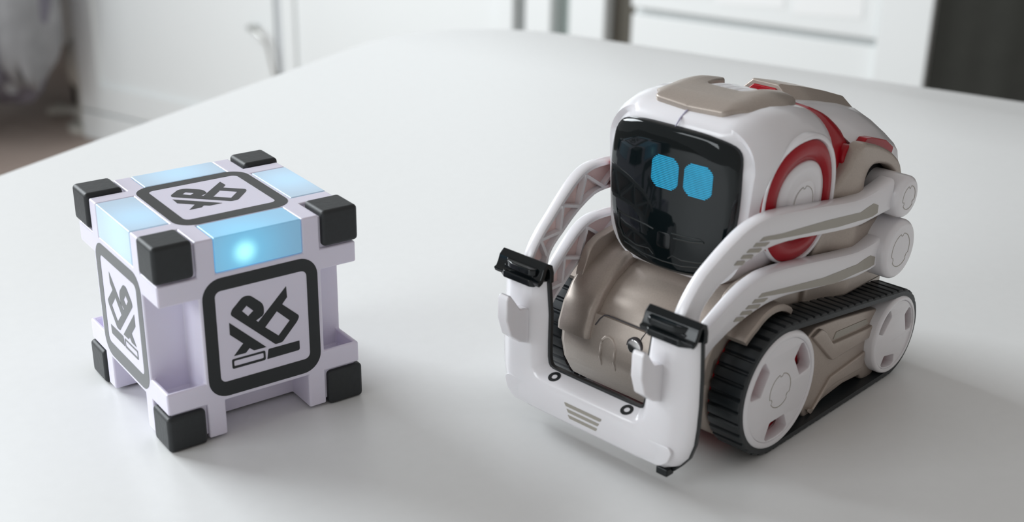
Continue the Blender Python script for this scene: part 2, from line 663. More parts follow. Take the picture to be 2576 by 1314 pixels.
def solid(x, y, z):
    def cl(v, lo, hi, g0, g1):
        return 'E' if (v < lo or v > hi) else 'M'
    cx, cy = cl(x, F0, F1, 0, 0), cl(y, F0, F1, 0, 0)
    cz = 'E' if (z < 8.4 or z > 36.9) else 'M'
    n_e = (cx == 'E') + (cy == 'E') + (cz == 'E')
    if n_e == 3:
        return False
    if n_e == 2:
        if cz == 'M':                                   # upright edges: open notch with a lipped floor
            if 13.2 < z < 32.2:
                return False
            inner = 1.5 < x < 43.5 and 1.5 < y < 43.5
            if 9.6 < z < 13.2 and inner:
                return False
            return True
        u = y if cx == 'E' else x
        if G_0 < u < G_1:
            return False                                # light window (top) or open slot (bottom)
        if z < 8.4:                                     # ribs of the bottom edges are hollow frames
            return True
        return True
    return True


idx = {}
cb = MB()


def vid(i, j, k):
    if (i, j, k) not in idx:
        idx[(i, j, k)] = len(cb.v)
        cb.v.append((cuts[i], cuts[j], zc[k]))
    return idx[(i, j, k)]


nx, nz = len(cuts) - 1, len(zc) - 1
occ = {}
for i in range(nx):
    for j in range(nx):
        for k in range(nz):
            occ[i, j, k] = solid((cuts[i] + cuts[i + 1]) / 2, (cuts[j] + cuts[j + 1]) / 2, (zc[k] + zc[k + 1]) / 2)
for (i, j, k), s_ in occ.items():
    if not s_:
        continue
    for d, quad in (((1, 0, 0), [(1, 0, 0), (1, 1, 0), (1, 1, 1), (1, 0, 1)]), ((-1, 0, 0), [(0, 0, 0), (0, 0, 1), (0, 1, 1), (0, 1, 0)]),
                    ((0, 1, 0), [(0, 1, 0), (0, 1, 1), (1, 1, 1), (1, 1, 0)]), ((0, -1, 0), [(0, 0, 0), (1, 0, 0), (1, 0, 1), (0, 0, 1)]),
                    ((0, 0, 1), [(0, 0, 1), (1, 0, 1), (1, 1, 1), (0, 1, 1)]), ((0, 0, -1), [(0, 0, 0), (0, 1, 0), (1, 1, 0), (1, 0, 0)])):
        if not occ.get((i + d[0], j + d[1], k + d[2]), False):
            cb.f.append(tuple(vid(i + q[0], j + q[1], k + q[2]) for q in quad))
import bmesh
me = bpy.data.meshes.new('shell')
me.from_pydata([tuple(c * S for c in v) for v in cb.v], [], cb.f)
bm = bmesh.new()
bm.from_mesh(me)
bmesh.ops.dissolve_limit(bm, angle_limit=0.01, verts=bm.verts, edges=bm.edges)
bm.to_mesh(me)
bm.free()
finish('shell', me, 'cube_white', cube, bevel=0.42, seg=3)
# rubber corner caps
for ix in (0, 1):
    for iy in (0, 1):
        for iz in (0, 1):
            x0, x1 = (0, 8.35) if ix == 0 else (36.65, 45)
            y0, y1 = (0, 8.35) if iy == 0 else (36.65, 45)
            z0, z1 = (0, 7.95) if iz == 0 else (37.25, 45.2)
            MB().box(x0, x1, y0, y1, z0, z1).build('corner_cap', 'rubber', cube, bevel=0.9, seg=4)
            # socket behind the cap
            sx = (7.8, 9.2) if ix == 0 else (35.8, 37.2)
            sy = (7.8, 9.2) if iy == 0 else (35.8, 37.2)
# white socket blocks that the caps sit on
for ix in (0, 1):
    for iy in (0, 1):
        for iz in (0, 1):
            x0, x1 = (1.3, 9.2) if ix == 0 else (35.8, 43.7)
            y0, y1 = (1.3, 9.2) if iy == 0 else (35.8, 43.7)
            z0, z1 = (1.3, 8.6) if iz == 0 else (36.5, 43.8)
            MB().box(x0, x1, y0, y1, z0, z1).build('cap_socket', 'cube_white', cube, bevel=0.3)
# light windows of the four top edges
led_front = led_mat('cyan_light_window', (19.4, 0.7, 40.2), (0.04, 0.52, 0.86, 1), (0.10, 0.48, 0.85, 1), 0.55, 0.25, 13.0, hot=0.45, base=(0.36, 0.58, 0.74, 1))
led_a = led_mat('pale_light_window', (22.5, 8.0, 40.5), (0.22, 0.60, 0.90, 1), (0.42, 0.62, 0.88, 1), 0.42, 0.16, 14.0)


def led_for(c):
    return led_mat('pale_light_window', c, (0.25, 0.62, 0.92, 1), (0.42, 0.62, 0.88, 1), 0.36, 0.10, 12.0)


MB().box(G_0 + 0.05, G_1 - 0.05, E0 + 0.02, F0, 37.0, 44.47).build('light_window', led_front, cube, bevel=0.3, seg=3)
MB().box(G_0 + 0.05, G_1 - 0.05, F1, E1 - 0.02, 37.0, 44.47).build('light_window', led_for((22.5, 41, 43)), cube, bevel=0.3, seg=3)
MB().box(E0 + 0.02, F0, G_0 + 0.05, G_1 - 0.05, 37.0, 44.47).build('light_window', led_for((5, 20, 43)), cube, bevel=0.3, seg=3)
MB().box(F1, E1 - 0.02, G_0 + 0.05, G_1 - 0.05, 37.0, 44.47).build('light_window', led_for((41, 24, 43)), cube, bevel=0.3, seg=3)

# printed marks: outer frame and the emblem (x, z as on the front face)
frame = [rrect(9.6, 35.2, 9.3, 35.8, 4.2, 8), rrect(12.25, 32.65, 12.6, 33.0, 1.3, 5)]
g_up = round_poly([(22.6, 25.4), (20.8, 24.55), (21.25, 24.1), (27.9, 30.5), (28.0, 28.0), (26.8, 26.7), (30.6, 23.1), (30.1, 22.0), (26.4, 18.1), (24.8, 18.0), (15.3, 27.2), (15.6, 28.2), (18.2, 30.6), (19.8, 30.5), (22.7, 27.8)],
                  [0.6, 0, 0, 0, 0, 0.2, 1.0, 0.6, 0.3, 0.3, 1.0, 0.6, 1.0, 0.8, 1.3])
emblem = [g_up, [(18.9, 28.4), (17.85, 27.45), (19.1, 26.0), (20.3, 26.9)], [(25.5, 25.4), (22.7, 22.5), (25.6, 19.8), (28.3, 22.6)]]
lower = [(14.9, 25.6), (22.7, 17.95), (19.9, 17.95), (18.95, 18.75), (18.05, 17.9), (15.4, 17.9), (17.6, 20.2), (14.85, 22.9)]
bar_full = round_poly([(23.1, 17.35), (30.3, 17.35), (30.3, 15.15), (22.75, 15.1)], [0.3, 0.05, 0.5, 0.05])
bar_open = [rrect(14.9, 22.4, 15.05, 17.25, 0.35, 3), rrect(15.35, 21.95, 15.6, 16.8, 0.25, 3)]
PD = 0.06


def marks(plane, off, flip, fn=None, bars=True):
    f = (lambda lp: [(45 - x, z) for x, z in lp]) if fn == 'mirror' else (lambda lp: lp)
    plate('printed_frame', [f(l) for l in frame], PD, 'print', cube, plane, off, smooth=False)
    plate('printed_emblem', [f(l) for l in emblem], PD, 'print', cube, plane, off, smooth=False)
    plate('printed_emblem', [f(lower)], PD, 'print', cube, plane, off, smooth=False)
    if bars:
        plate('printed_bar', [f(bar_full)], PD, 'print', cube, plane, off, smooth=False)
        plate('printed_bar', [f(l) for l in bar_open], PD, 'print', cube, plane, off, smooth=False)


marks('XZ', E0 - 0.02, 1)
marks('YZ', E0 - 0.02, 1)
marks('XY', E1 + 0.02, 1, None, bars=False)

# ------------------------------------------------------------------ the robot
YAW = -2.96787
rob = thing('toy_robot', 'small white toy robot with black visor, cyan eyes, lift arms and black tracks', 'toy robot', V3(98.206, -41.806, 0), YAW)

# --- tracks -------------------------------------------------------
RC, ZC1, ZC2, WB, R1, R2 = 14.35, 14.35, 10.85, -47.2, 14.35, 10.85


def belt_path(n_tot=58 * 4, dr=0.0):
    """convex loop round both wheels; returns points and outward normals at equal arc steps"""
    dx, dz = WB, ZC2 - ZC1
    L = math.hypot(dx, dz)
    phi = math.atan2(dz, dx)
    al = math.acos((R1 - R2) / L)
    # tangent normals
    n_top, n_bot = phi - al, phi + al
    fine = []
    # start at the top tangent of wheel 1, go round the front, bottom, rear
    a0, a1 = n_top, n_bot - 2 * PI
    N = 240
    for i in range(N + 1):
        t = a0 + (a1 - a0) * i / N
        fine.append((R1 * math.cos(t), ZC1 + R1 * math.sin(t), math.cos(t), math.sin(t)))
    b0, b1 = n_bot, n_top
    for i in range(N + 1):
        t = b0 + (b1 - b0) * i / N
        fine.append((WB + R2 * math.cos(t), ZC2 + R2 * math.sin(t), math.cos(t), math.sin(t)))
    P = fine + [fine[0]]
    cum = [0]
    for i in range(1, len(P)):
        cum.append(cum[-1] + math.hypot(P[i][0] - P[i - 1][0], P[i][1] - P[i - 1][1]))
    out = []
    j = 0
    for k in range(n_tot):
        s = cum[-1] * k / n_tot
        while cum[j + 1] < s:
            j += 1
        t = (s - cum[j]) / max(cum[j + 1] - cum[j], 1e-9)
        a, b = P[j], P[j + 1]
        nx_, nz_ = a[2] * (1 - t) + b[2] * t, a[3] * (1 - t) + b[3] * t
        q = math.hypot(nx_, nz_) or 1
        out.append((a[0] * (1 - t) + b[0] * t, a[1] * (1 - t) + b[1] * t, nx_ / q, nz_ / q))
    return out


NL = 62
bp = belt_path(NL * 8)
for sd in (1, -1):
    mb = MB()
    y_in, y_out = 19.6, 27.15
    rings = []
    for k, (x, z, nx_, nz_) in enumerate(bp):
        ph = k % 8
        h = 0.0 if ph in (0, 1, 2, 3, 4) else (-0.75 if ph in (6,) else -0.7)
        h = [0, 0.0, 0.0, 0.0, 0.0, -0.02, -0.6, -0.6][ph]
        tw = 0.0
        o = lambda d: (x + nx_ * d, z + nz_ * d)
        ring = []
        for y, d in ((y_in, -1.6), (y_in, h - 0.15), (y_in + 0.4, h), (y_out - 0.5, h), (y_out - 0.25, -0.35 if h < -0.3 else h - 0.1), (y_out, -0.55), (y_out, -1.6)):
            p = o(d)
            ring.append((p[0], sd * y, p[1]))
        rings.append(ring)
    mb.loft(rings, close=True)
    tr = mb.build('track', 'tread', rob, angle=28)
    # wheels
    for wx, wz, r, nm in ((0, ZC1, 12.9, 'front_wheel'), (WB, ZC2, 9.4, 'rear_wheel')):
        k = r / 12.9
        holes = []
        for a in (30, 150, 270):
            t = math.radians(a + (0 if wx == 0 else 12))
            ca, sa = math.cos(t), math.sin(t)
            q = [(6.6, -2.7), (6.6, 2.7), (9.8, 4.1), (10.6, 3.3), (10.9, 0), (10.6, -3.3), (9.8, -4.1)]
            if wx:
                q = [(6.9, -3.3), (6.9, 3.3), (9.6, 4.2), (10.6, 3.0), (10.9, 0), (10.6, -3.0), (9.6, -4.2)]
            q = [(p * k, w * k) for p, w in q]
            holes.append(round_poly([(wx + p * ca - w * sa, wz + p * sa + w * ca) for p, w in q], 0.35 * k, 2))
        disc = plate(nm, [circle(wx, wz, 11.35 * k, 64)] + holes, 2.8, 'white', rob, 'XZ', sd * 25.95, bevel=0.2, angle=35)
        rimr = []
        for rr, y in ((11.3, 27.15), (11.5, 27.55), (12.1, 27.6), (12.6, 27.35), (12.9, 26.8), (12.9, 22.5), (11.3, 22.5)):
            rimr.append((rr * k if rr != 12.9 else r, y))
        rr_ = [[(wx + a * math.cos(2 * PI * i / 72), sd * y, wz + a * math.sin(2 * PI * i / 72)) for a, y in rimr] for i in range(72)]
        MB().loft(rr_, close=True).build('rim', 'white', disc, angle=50)
        MB().cyl('Y', (wx, wz), 11.8 * k, sd * 19.7, sd * 24.1, 48).build('red_hub', 'red', disc)
        # thin printed ring with three notches
        lp_o, lp_i = [], []
        for i in range(90):
            t = 2 * PI * i / 90
            d = min(abs((math.degrees(t) - c0 + 180) % 360 - 180) for c0 in (90, 215, 335))
            rr = 3.75 * k - (0.55 if d < 9 else 0)
            lp_o.append((wx + (rr + 0.09) * math.cos(t), wz + (rr + 0.09) * math.sin(t)))
            lp_i.append((wx + (rr - 0.09) * math.cos(t), wz + (rr - 0.09) * math.sin(t)))
        if wx == 0:
            plate('printed_ring', [lp_o, lp_i], 0.05, 'taupe_print', disc, 'XZ', sd * 27.37, smooth=False)
    # side skirt between the wheels
    sk_pts = [(-12.0, 20.8), (-15.5, 22.6), (-24, 21.6), (-36, 19.6), (-45.5, 17.6), (-38.6, 10), (-39.5, 6), (-43.6, 2.9), (-43.9, 1.6), (-41.8, 0.9), (-38.2, 1.8), (-37.4, 3.1), (-30, 3.7), (-21.8, 2.9), (-17.2, 1.2), (-14.6, 1.1), (-12.6, 4)]
    skp = plate('side_skirt', [round_poly(sk_pts, 0.9, 3)], 5.0, 'taupe', rob, 'XZ', sd * 22.6, bevel=0.5, angle=35)
    up = [(-13.5, 21.0), (-16.8, 22.0), (-19.0, 20.5), (-22.4, 16.6), (-38.6, 15.2), (-43.0, 17.6), (-45, 18.2), (-41, 12.6), (-22.8, 12.4)]
    plate('skirt_plate', [round_poly(up, 0.6, 3)], 1.4, 'taupe', skp, 'XZ', sd * 25.3, bevel=0.35, angle=35)
    plate('skirt_plate', [round_poly([(-15.0, 3.2), (-16.6, 1.9), (-23.5, 8.0), (-38.0, 9.2), (-37.6, 5.2), (-25.5, 5.6), (-22, 5.0), (-17.6, 2.0)], 0.4, 3)], 1.0, 'taupe', skp, 'XZ', sd * 25.2, bevel=0.3, angle=35)
    plate('skirt_stripe', [round_poly([(-23.2, 17.0), (-38.0, 16.0), (-37.2, 17.4), (-24.2, 18.6)], 0.3, 2)], 0.3, M['taupe_print'], skp, 'XZ', sd * 25.12, smooth=False)
    # fender leaf over the front of the track
    fr = []
    for i in range(15):
        t = math.radians(53 + 66 * i / 14)
        ro = 16.6 + 0.9 * math.sin(i / 14 * PI)
        w_out = interp(i, [0, 3, 14], [24.3, 24.6, 23.6])
        cx, cz = math.cos(t), math.sin(t)
        fr.append([(x_ * 1.0, sd * y_, z_) for x_, y_, z_ in (
            (ro * cx, 18.5, ZC1 + ro * cz), (ro * cx, w_out - 0.4, ZC1 + ro * cz), ((ro - 0.4) * cx, w_out, ZC1 + (ro - 0.4) * cz),
            ((ro - 1.3) * cx, w_out, ZC1 + (ro - 1.3) * cz), ((ro - 1.5) * cx, w_out - 0.5, ZC1 + (ro - 1.5) * cz), ((ro - 1.5) * cx, 18.5, ZC1 + (ro - 1.5) * cz))])
    MB().loft(fr).build('fender', 'taupe', rob, angle=40)

# --- lower body ---------------------------------------------------


def body_prof(off=0.0, back=-30.0, floor_z=3.2, top=36.0):
    base_p = [(8.0, 3.2), (12.4, 6.4), (14.8, 10.5), (15.9, 15.0), (15.6, 19.5), (14.2, 23.6), (11.8, 27.2), (8.4, 30.2), (4.0, 32.4), (-2, 34.0), (-10, 34.8)]
    out = []
    for i, (x, z) in enumerate(base_p):
        a = base_p[max(i - 1, 0)]
        b = base_p[min(i + 1, len(base_p) - 1)]
        tx, tz = b[0] - a[0], b[1] - a[1]
        L = math.hypot(tx, tz)
        out.append((x + tz / L * off, z - tx / L * off))
    return out


def barrel(y0, y1, off, name, material, rr=1.0, zmin=None, zmax=None, back=-20, **kw):
    pr = body_prof(off)
    fine = []
    for i in range(len(pr) - 1):
        for k in range(3):
            t = k / 3
            fine.append((pr[i][0] * (1 - t) + pr[i + 1][0] * t, pr[i][1] * (1 - t) + pr[i + 1][1] * t))
    fine.append(pr[-1])
    if zmax is not None:
        fine = [p for p in fine if p[1] <= zmax]
    if zmin is not None:
        fine = [p for p in fine if p[1] >= zmin]
    fine = fine + [(back, fine[-1][1]), (back, fine[0][1])]
    c = Vector((0, 17))
    rings = []
    for y, ins in ((y0, rr), (y0 + rr * 0.3, rr * 0.3), (y0 + rr, 0), (y1 - rr, 0), (y1 - rr * 0.3, rr * 0.3), (y1, rr)):
        ring = []
        for p in fine:
            q = Vector(p)
            if p[0] > back:
                q = q + (c - q).normalized() * ins
            ring.append((q.x, y, q.y))
        rings.append(ring)
    return MB().loft(rings).build(name, material, rob, **kw)


barrel(-19.2, 19.2, 0.0, 'belly', 'taupe', rr=1.8, zmax=24.0, angle=50)
barrel(-10.5, 10.5, -1.0, 'chest', 'taupe', rr=0.3, zmin=20, angle=50)
for sd in (1, -1):
    lo, hi = (10.2, 19.2) if sd == 1 else (-19.2, -10.2)
    cheek = barrel(lo, hi, 1.1, 'cheek', 'taupe', rr=1.1, zmin=17.5, angle=50)
    # raised outer wall beside the head
    wp = [(11.4, 29.0), (8.6, 35.0), (5.5, 36.6), (0, 37.3), (-8, 37.4), (-8, 28), (8, 25)]
    MB().prism(round_poly(wp, 1.2, 3), 'Y', sd * 17.0, sd * 19.1).build('shoulder_wall', 'taupe', rob, bevel=0.5, seg=3)
# red core visible in the slit between belly and tracks
MB().cyl('Y', (0, 14.6), 13.5, -19.5, 19.5, 64).build('red_core', 'red', rob, angle=50)
# seam lines on the belly front, moulded slot and screw
def belly_x(z, off=0.0):
    pr = body_prof(off)
    zs = [p[1] for p in pr]
    return interp(z, zs, [p[0] for p in pr])


seam = []
for i in range(25):
    y = -9.6 + 19.2 * i / 24
    z = 24.0 - max(0, abs(y) - 7.4) ** 2 * 0.55
    seam.append((belly_x(z) + 0.02, y, z))
MB().tube(seam, 0.16, 6).build('seam_line', 'seam', rob)
MB().tube([(belly_x(24) + .03, 3.4, 24.0), (belly_x(22.4) + .03, 2.6, 22.4), (belly_x(21) + .03, 2.3, 21.0)], 0.13, 6).build('seam_line', 'seam', rob)
ush = []
for i in range(21):
    t = i / 20
    if t < 0.35:
        y, z = -7.2, 12.5 + (18.0 - 12.5) * t / 0.35
    elif t < 0.65:
        a = PI * (1 - (t - 0.35) / 0.3)
        y, z = -5.3 + 1.9 * math.cos(a), 18.0 + 2.0 * math.sin(a)
    else:
        y, z = -3.4, 18.0 - (18.0 - 12.5) * (t - 0.65) / 0.35
    ush.append((belly_x(z) - 0.15, y, z))
MB().tube(ush, [0.1] + [0.42] * 19 + [0.1], 8).build('moulded_slot', 'taupe', rob)
sx = belly_x(20.1)
scw = MB().cyl('X', (1.4, 20.1), 1.75, sx - 1.5, sx + 0.25, 24, rnd=0.2)
scr_o = scw.build('screw', 'chrome', rob)
MB().cyl('X', (1.4, 20.1), 2.1, sx - 1.5, sx + 0.05, 24).build('screw_hole', 'seam', rob)
# rear lower body block
rb = MB()
rings = []
for x, hw, z0, z1 in ((-6, 18.5, 4, 33), (-20, 19, 3.5, 34), (-44, 19, 3.5, 34), (-55, 18, 5, 33), (-58, 15, 8, 30)):
    rings.append([(x, y, z) for y, z in rrect(-hw, hw, z0, z1, 4, 4)])
rb.loft(rings).build('rear_body', 'taupe', rob, angle=40)

# --- head ---------------------------------------------------------


def sup_ring(x, hw, z0, z1, r, n=10, bw=1.0):
    """rounded rectangle ring; bw narrows the bottom"""
    out = []
    zm = (z0 + z1) / 2
    for y, z in rrect(-hw, hw, z0, z1, r, n):
        k = 1 - (1 - bw) * max(0, (zm + 4 - z) / (zm + 4 - z0))
        out.append((x - ((0.9 * abs(y / 16) ** 3 + 2.0 * min(1, abs(y / 16) * abs(z - 50) / 15) ** 3) if x > 3 else 0), y * k, z))
    return out


hd = [(4.3, 15.4, 35.6, 64.3, 6.0, .86), (4.5, 16.1, 34.6, 64.9, 6.4, .86), (4.1, 17.2, 33.6, 65.7, 7.0, .87), (2.6, 18.3, 33.0, 66.8, 8.0, .88), (0.0, 19.5, 32.9, 68.0, 9.0, .9), (-4, 20.4, 33.2, 68.8, 9.6, .92),
      (-10, 20.8, 34, 68.9, 9.8, .95), (-16, 20.6, 34.8, 68.2, 9.6, .97), (-21, 20.2, 35.4, 67.0, 9.4, 1), (-23.6, 19.7, 36.2, 66.0, 9.2, 1), (-24.5, 19.0, 37.0, 65.2, 8.8, 1)]
head = MB().loft([sup_ring(a[0], a[1], a[2], a[3], a[4], 10, a[5]) for a in hd]).build('head_shell', 'white', rob, angle=75)
# seam on the forehead
MB().tube([(4.6, 0, 65.0), (3.2, 0, 66.35), (1.2, 0, 67.5), (-2, 0, 68.5)], [0.12, 0.2, 0.25, 0.3], 6).build('seam_line', 'seam_white', head)
# red collar between head and back shell
cl = MB().loft([sup_ring(x, hw, z0, z1, 9, 10) for x, hw, z0, z1 in ((-23, 18.6, 37, 65.1), (-26.4, 19.0, 36, 65.5), (-30, 18.9, 35, 64.0), (-36, 18.7, 33, 60.0), (-42, 18.0, 33, 57.5))])
cl.build('red_collar', 'red', rob, angle=60)

# visor
vo = [(-12.4, 35.6), (-4, 34.4), (4, 34.4), (12.4, 35.6), (14.6, 41.5), (15.7, 49), (16.0, 57), (15.4, 63.4), (9, 64.9), (0, 65.0), (-9, 64.9), (-15.4, 63.4), (-16.0, 57), (-15.7, 49), (-14.6, 41.5)]
vr = round_poly(vo, [2.6, 3, 3, 2.6, 3, 3, 3, 3.4, 3, 3, 3, 3.4, 3, 3, 3], 5)
cvx, cvz = 0.0, 50.0


def vring(scale, x, bulge=0.0):
    return [(x + bulge * (1 - (y / 16.5) ** 2), y * scale, cvz + (z - cvz) * scale) for y, z in vr]


VS, VX = [0.2, 0.5, 0.75, 0.88, 0.95, 0.985, 1.0], [6.5, 6.42, 6.25, 6.05, 5.9, 5.75, 5.3]


def vbend(y, z):
    u, v = min(abs(y) / 16, 1), min(abs(z - cvz) / 15, 1)
    return 0.9 * u ** 3 + 2.0 * (u * v) ** 3


def vx(y, z):
    q = max(abs(y) / 15.9, abs(z - cvz) / 15.2)
    return interp(q, VS, VX) - vbend(y, z)


vis = MB().loft([[(x - (vbend(y, z) if xx > 3 else 0), y, z) for x, y, z in vring(q, xx)] for q, xx in [(1.0, 2.0)] + list(zip(VS, VX))[::-1]])
visor = vis.build('visor', 'visor', head, angle=80)
# display eyes: stacked cyan scan lines
for ei, (y0, y1) in enumerate(((-3.8, 2.9), (4.3, 10.9))):
    eb = MB()
    nline = 19
    for i in range(nline):
        z = 52.4 + 6.5 * i / (nline - 1)
        cut = [1.3, 0.8, 0.4, 0.15][min(i, nline - 1 - i)] if min(i, nline - 1 - i) < 4 else 0
        ycs = [y0 + cut + (y1 - y0 - 2 * cut) * k / 6 for k in range(7)]
        top, bot = [], []
        for y in ycs:
            x = vx(y, z) + 0.05
            top.append((x, y, z + 0.10))
            bot.append((x, y, z - 0.10))
        for k in range(6):
            a, b_, c_, d_ = bot[k], bot[k + 1], top[k + 1], top[k]
            bk = lambda p: (p[0] - 0.12, p[1], p[2])
            eb.add([a, b_, c_, d_, bk(a), bk(b_), bk(c_), bk(d_)], [(0, 1, 2, 3), (7, 6, 5, 4), (0, 4, 5, 1), (3, 2, 6, 7), (0, 3, 7, 4), (1, 5, 6, 2)])
    eb.build('eye', 'eye', head, smooth=False)
# camera window and mouth ridge in the lower visor
plate('camera_window', [rrect(-1.5, 2.0, 39.4, 42.9, 0.7, 4)], 0.5, 'black_gloss', head, 'YZ', 6.2, bevel=0.15)
def ridge(pts, r):
    p3 = [(vx(y, z) - r * 0.35, y, z) for y, z in pts]
    MB().tube(p3, r, 8).build('visor_ridge', 'visor_in', head)


ridge([(-12.5, 44.0), (-9, 43.6), (-4.5, 43.3), (-2.4, 42.9)], 0.22)
ridge([(-12.3, 43.8), (-12.2, 40.8), (-10.8, 38.8), (-7, 37.9), (-3.5, 38.2), (-2.3, 37.2)], 0.2)
ridge([(2.2, 43.2), (5, 43.4), (9, 43.7), (10, 43.3), (7, 42.7), (2.8, 42.3)], 0.22)
ridge([(1.5, 37.4), (2.6, 38.4), (5, 38.0), (9, 38.6), (11.2, 39.3)], 0.2)
ridge([(-10.5, 37.6), (-5, 36.6), (0, 36.4), (5, 36.7), (10.5, 37.8)], 0.2)

# ears: red ring, white inner disc, button print
for sd in (1, -1):
    def ell(cx, cz, rx, rz_t, rz_b, n=56, p=2.25):
        out = []
        for i in range(n):
            t = 2 * PI * i / n
            c_, s_ = math.cos(t), math.sin(t)
            rz = rz_t if s_ > 0 else rz_b
            out.append((cx + rx * math.copysign(abs(c_) ** (2 / p), c_), cz + rz * math.copysign(abs(s_) ** (2 / p), s_)))
        return out

    cx, cz = -10.9, 50.6
    bend = lambda x: 1.6 * max(0, (x + 12) / 12) ** 2

    def ear_rings(spec):
        return [[(x, sd * (y - bend(x)), z) for x, z in ell(*e)] for e, y in spec]
    cutter = MB().loft([[(x, sd * y, z) for x, z in ell(cx, cz, 11.4, 12.8, 12.6)] for y in (18.4, 26.0)]).build('cutter', 'red', rob)
    bo = head.modifiers.new('cut', 'BOOLEAN')
    bo.operation = 'DIFFERENCE'
    bo.solver = 'EXACT'
    bo.object = cutter
    bpy.context.view_layer.update()
    dg = bpy.context.evaluated_depsgraph_get()
    nm_ = bpy.data.meshes.new_from_object(head.evaluated_get(dg))
    head.modifiers.clear()
    head.data = nm_
    nm_.materials.clear()
    nm_.materials.append(M['white'])
    nm_.shade_smooth()
    nm_.set_sharp_from_angle(angle=math.radians(48))
    bpy.data.objects.remove(cutter)
    MB().loft(ear_rings([((cx - 0.9, cz, 12.0, 13.9, 13.4), 18.6), ((cx - 0.9, cz, 12.0, 13.9, 13.4), 20.7), ((cx - 0.8, cz, 11.7, 13.6, 13.1), 21.15), ((cx - 0.2, cz, 11.5, 13.0, 12.7), 21.1), ((cx, cz, 11.4, 12.8, 12.5), 20.5), ((cx, cz, 11.4, 12.8, 12.5), 18.6)]), close=True).build('ear_rim', 'white', head, angle=60)
    ring_ = MB().loft(ear_rings([((cx, cz, 11.4, 12.8, 12.5), 19.0), ((cx, cz, 11.4, 12.8, 12.5), 20.75), ((cx, cz, 11.1, 12.5, 12.2), 21.0), ((cx - 0.5, cz, 9.3, 10.4, 10.2), 21.0), ((cx - 0.7, cz, 9.0, 10.0, 9.8), 20.9), ((cx - 1.0, cz, 8.0, 8.4, 8.5), 20.35), ((cx - 1.0, cz, 7.8, 8.0, 8.2), 19.2)]))
    ear = ring_.build('ear_ring', 'red', head, angle=60)
    cx -= 1.0
    MB().loft(ear_rings([((cx, cz, 7.9, 8.2, 8.4), 19.0), ((cx, cz, 7.9, 8.2, 8.4), 20.3), ((cx, cz, 7.5, 7.8, 8.0), 20.6), ((cx, cz, 6.0, 6.3, 6.3), 20.7), ((cx, cz, 5.2, 5.4, 5.6), 20.45), ((cx, cz, 4.2, 4.3, 4.3), 20.85), ((cx, cz, 3.9, 4.0, 4.0), 20.9)])).build('ear_button', 'white', head, angle=60)
    lo_, li_ = [], []
    for i in range(80):
        t = 2 * PI * i / 80
        d = min(abs((math.degrees(t) - c0 + 180) % 360 - 180) for c0 in (90, 215, 335))
        rr = 3.5 - (0.5 if d < 9 else 0)
        lo_.append((cx + (rr + 0.07) * math.cos(t), cz - 0.4 + (rr + 0.07) * math.sin(t)))
        li_.append((cx + (rr - 0.07) * math.cos(t), cz - 0.4 + (rr - 0.07) * math.sin(t)))
    plate('printed_ring', [lo_, li_], 0.05, 'taupe_print', head, 'XZ', sd * 20.92, smooth=False)

# crest plate on the head top
def head_top(x):
    return interp(x, [-25, -21, -16, -10, -4, 0, 2.6, 4.1], [65.0, 67.0, 68.2, 68.9, 68.8, 68.0, 66.8, 65.7])


def crest_fn(x, y, z):
    d = z - 69.0
    side = max(0, abs(y) - 8.2) / 5.0
    wing = 0.9 if abs(y) > 5.6 and x < -9 else 0.0
    return (x - 0.0, y, head_top(x) + 0.9 + d - 2.6 * side ** 1.5 + (0.5 if d > 0 else 0) * (abs(y) > 5.5))


cp = [(-1.6, -9.2), (0.4, -8.6), (1.0, 0), (0.4, 8.6), (-1.6, 9.6), (-5.0, 12.6), (-16.5, 13.0), (-21.5, 11.2), (-22.6, 8.2), (-20.8, 6.2), (-12.2, 4.6), (-11.6, 0), (-12.2, -4.6), (-20.8, -6.2), (-22.6, -8.2), (-21.5, -11.2), (-16.5, -13.0), (-5.0, -12.6)]


def grid_plate(name, outline, fn_top, thick, material, parent, step=0.6, **kw):
    """plate over an XY outline with a curved top: cells inside the outline, snapped at the border"""
    me = curve_mesh(name, [dense(round_poly(outline, 1.0, 4), step)], thick, 0.35)
    bm = bmesh.new()
    bm.from_mesh(me)
    bmesh.ops.remove_doubles(bm, verts=bm.verts, dist=1e-7)
    for axis in (0, 1):
        lo = min(v.co[axis] for v in bm.verts)
        hi = max(v.co[axis] for v in bm.verts)
        n_ = int((hi - lo) / (1.6 * S))
        for k in range(1, n_):
            co = [0, 0, 0]
            no = [0, 0, 0]
            co[axis] = lo + (hi - lo) * k / n_
            no[axis] = 1
            bmesh.ops.bisect_plane(bm, geom=bm.verts[:] + bm.edges[:] + bm.faces[:], plane_co=co, plane_no=no)
    bmesh.ops.recalc_face_normals(bm, faces=bm.faces)
    for v in bm.verts:
        x, y, z = (c / S for c in v.co)
        v.co = tuple(c * S for c in fn_top(x, y, z))
    bm.to_mesh(me)
    bm.free()
    return finish(name, me, material, parent, **kw)


def crest_top(x, y, d):
    x = x + 0.5 * d / 2.5
    side = max(0, abs(y) - 7.5) / 5.5
    wing = interp(abs(y), [4.2, 7.0], [0, 0.7]) * interp(x, [-14, -7], [1.0, 0.0])
    front = interp(x, [-3, 1.0], [0, 0.9])
    return (x, y, head_top(x) + 0.1 + d - 2.4 * side ** 2 + wing * (1 if d > 0 else 0.3) - front * 0.15)


grid_plate('crest', cp, crest_top, 2.5, 'taupe', head, angle=50)
# ribbed white strip in the middle of the crest
for i in range(4):
    y = -3.3 + 2.2 * i
    st = [[(x, yy, head_top(x) + zz) for yy, zz in ((y - 0.95, -0.6), (y - 0.85, 1.15), (y, 1.35), (y + 0.85, 1.15), (y + 0.95, -0.6))] for x in (-11.9, -15, -18, -21.5, -24.5, -26.5)]
    MB().loft(st).build('top_strip', 'white', head, angle=30)

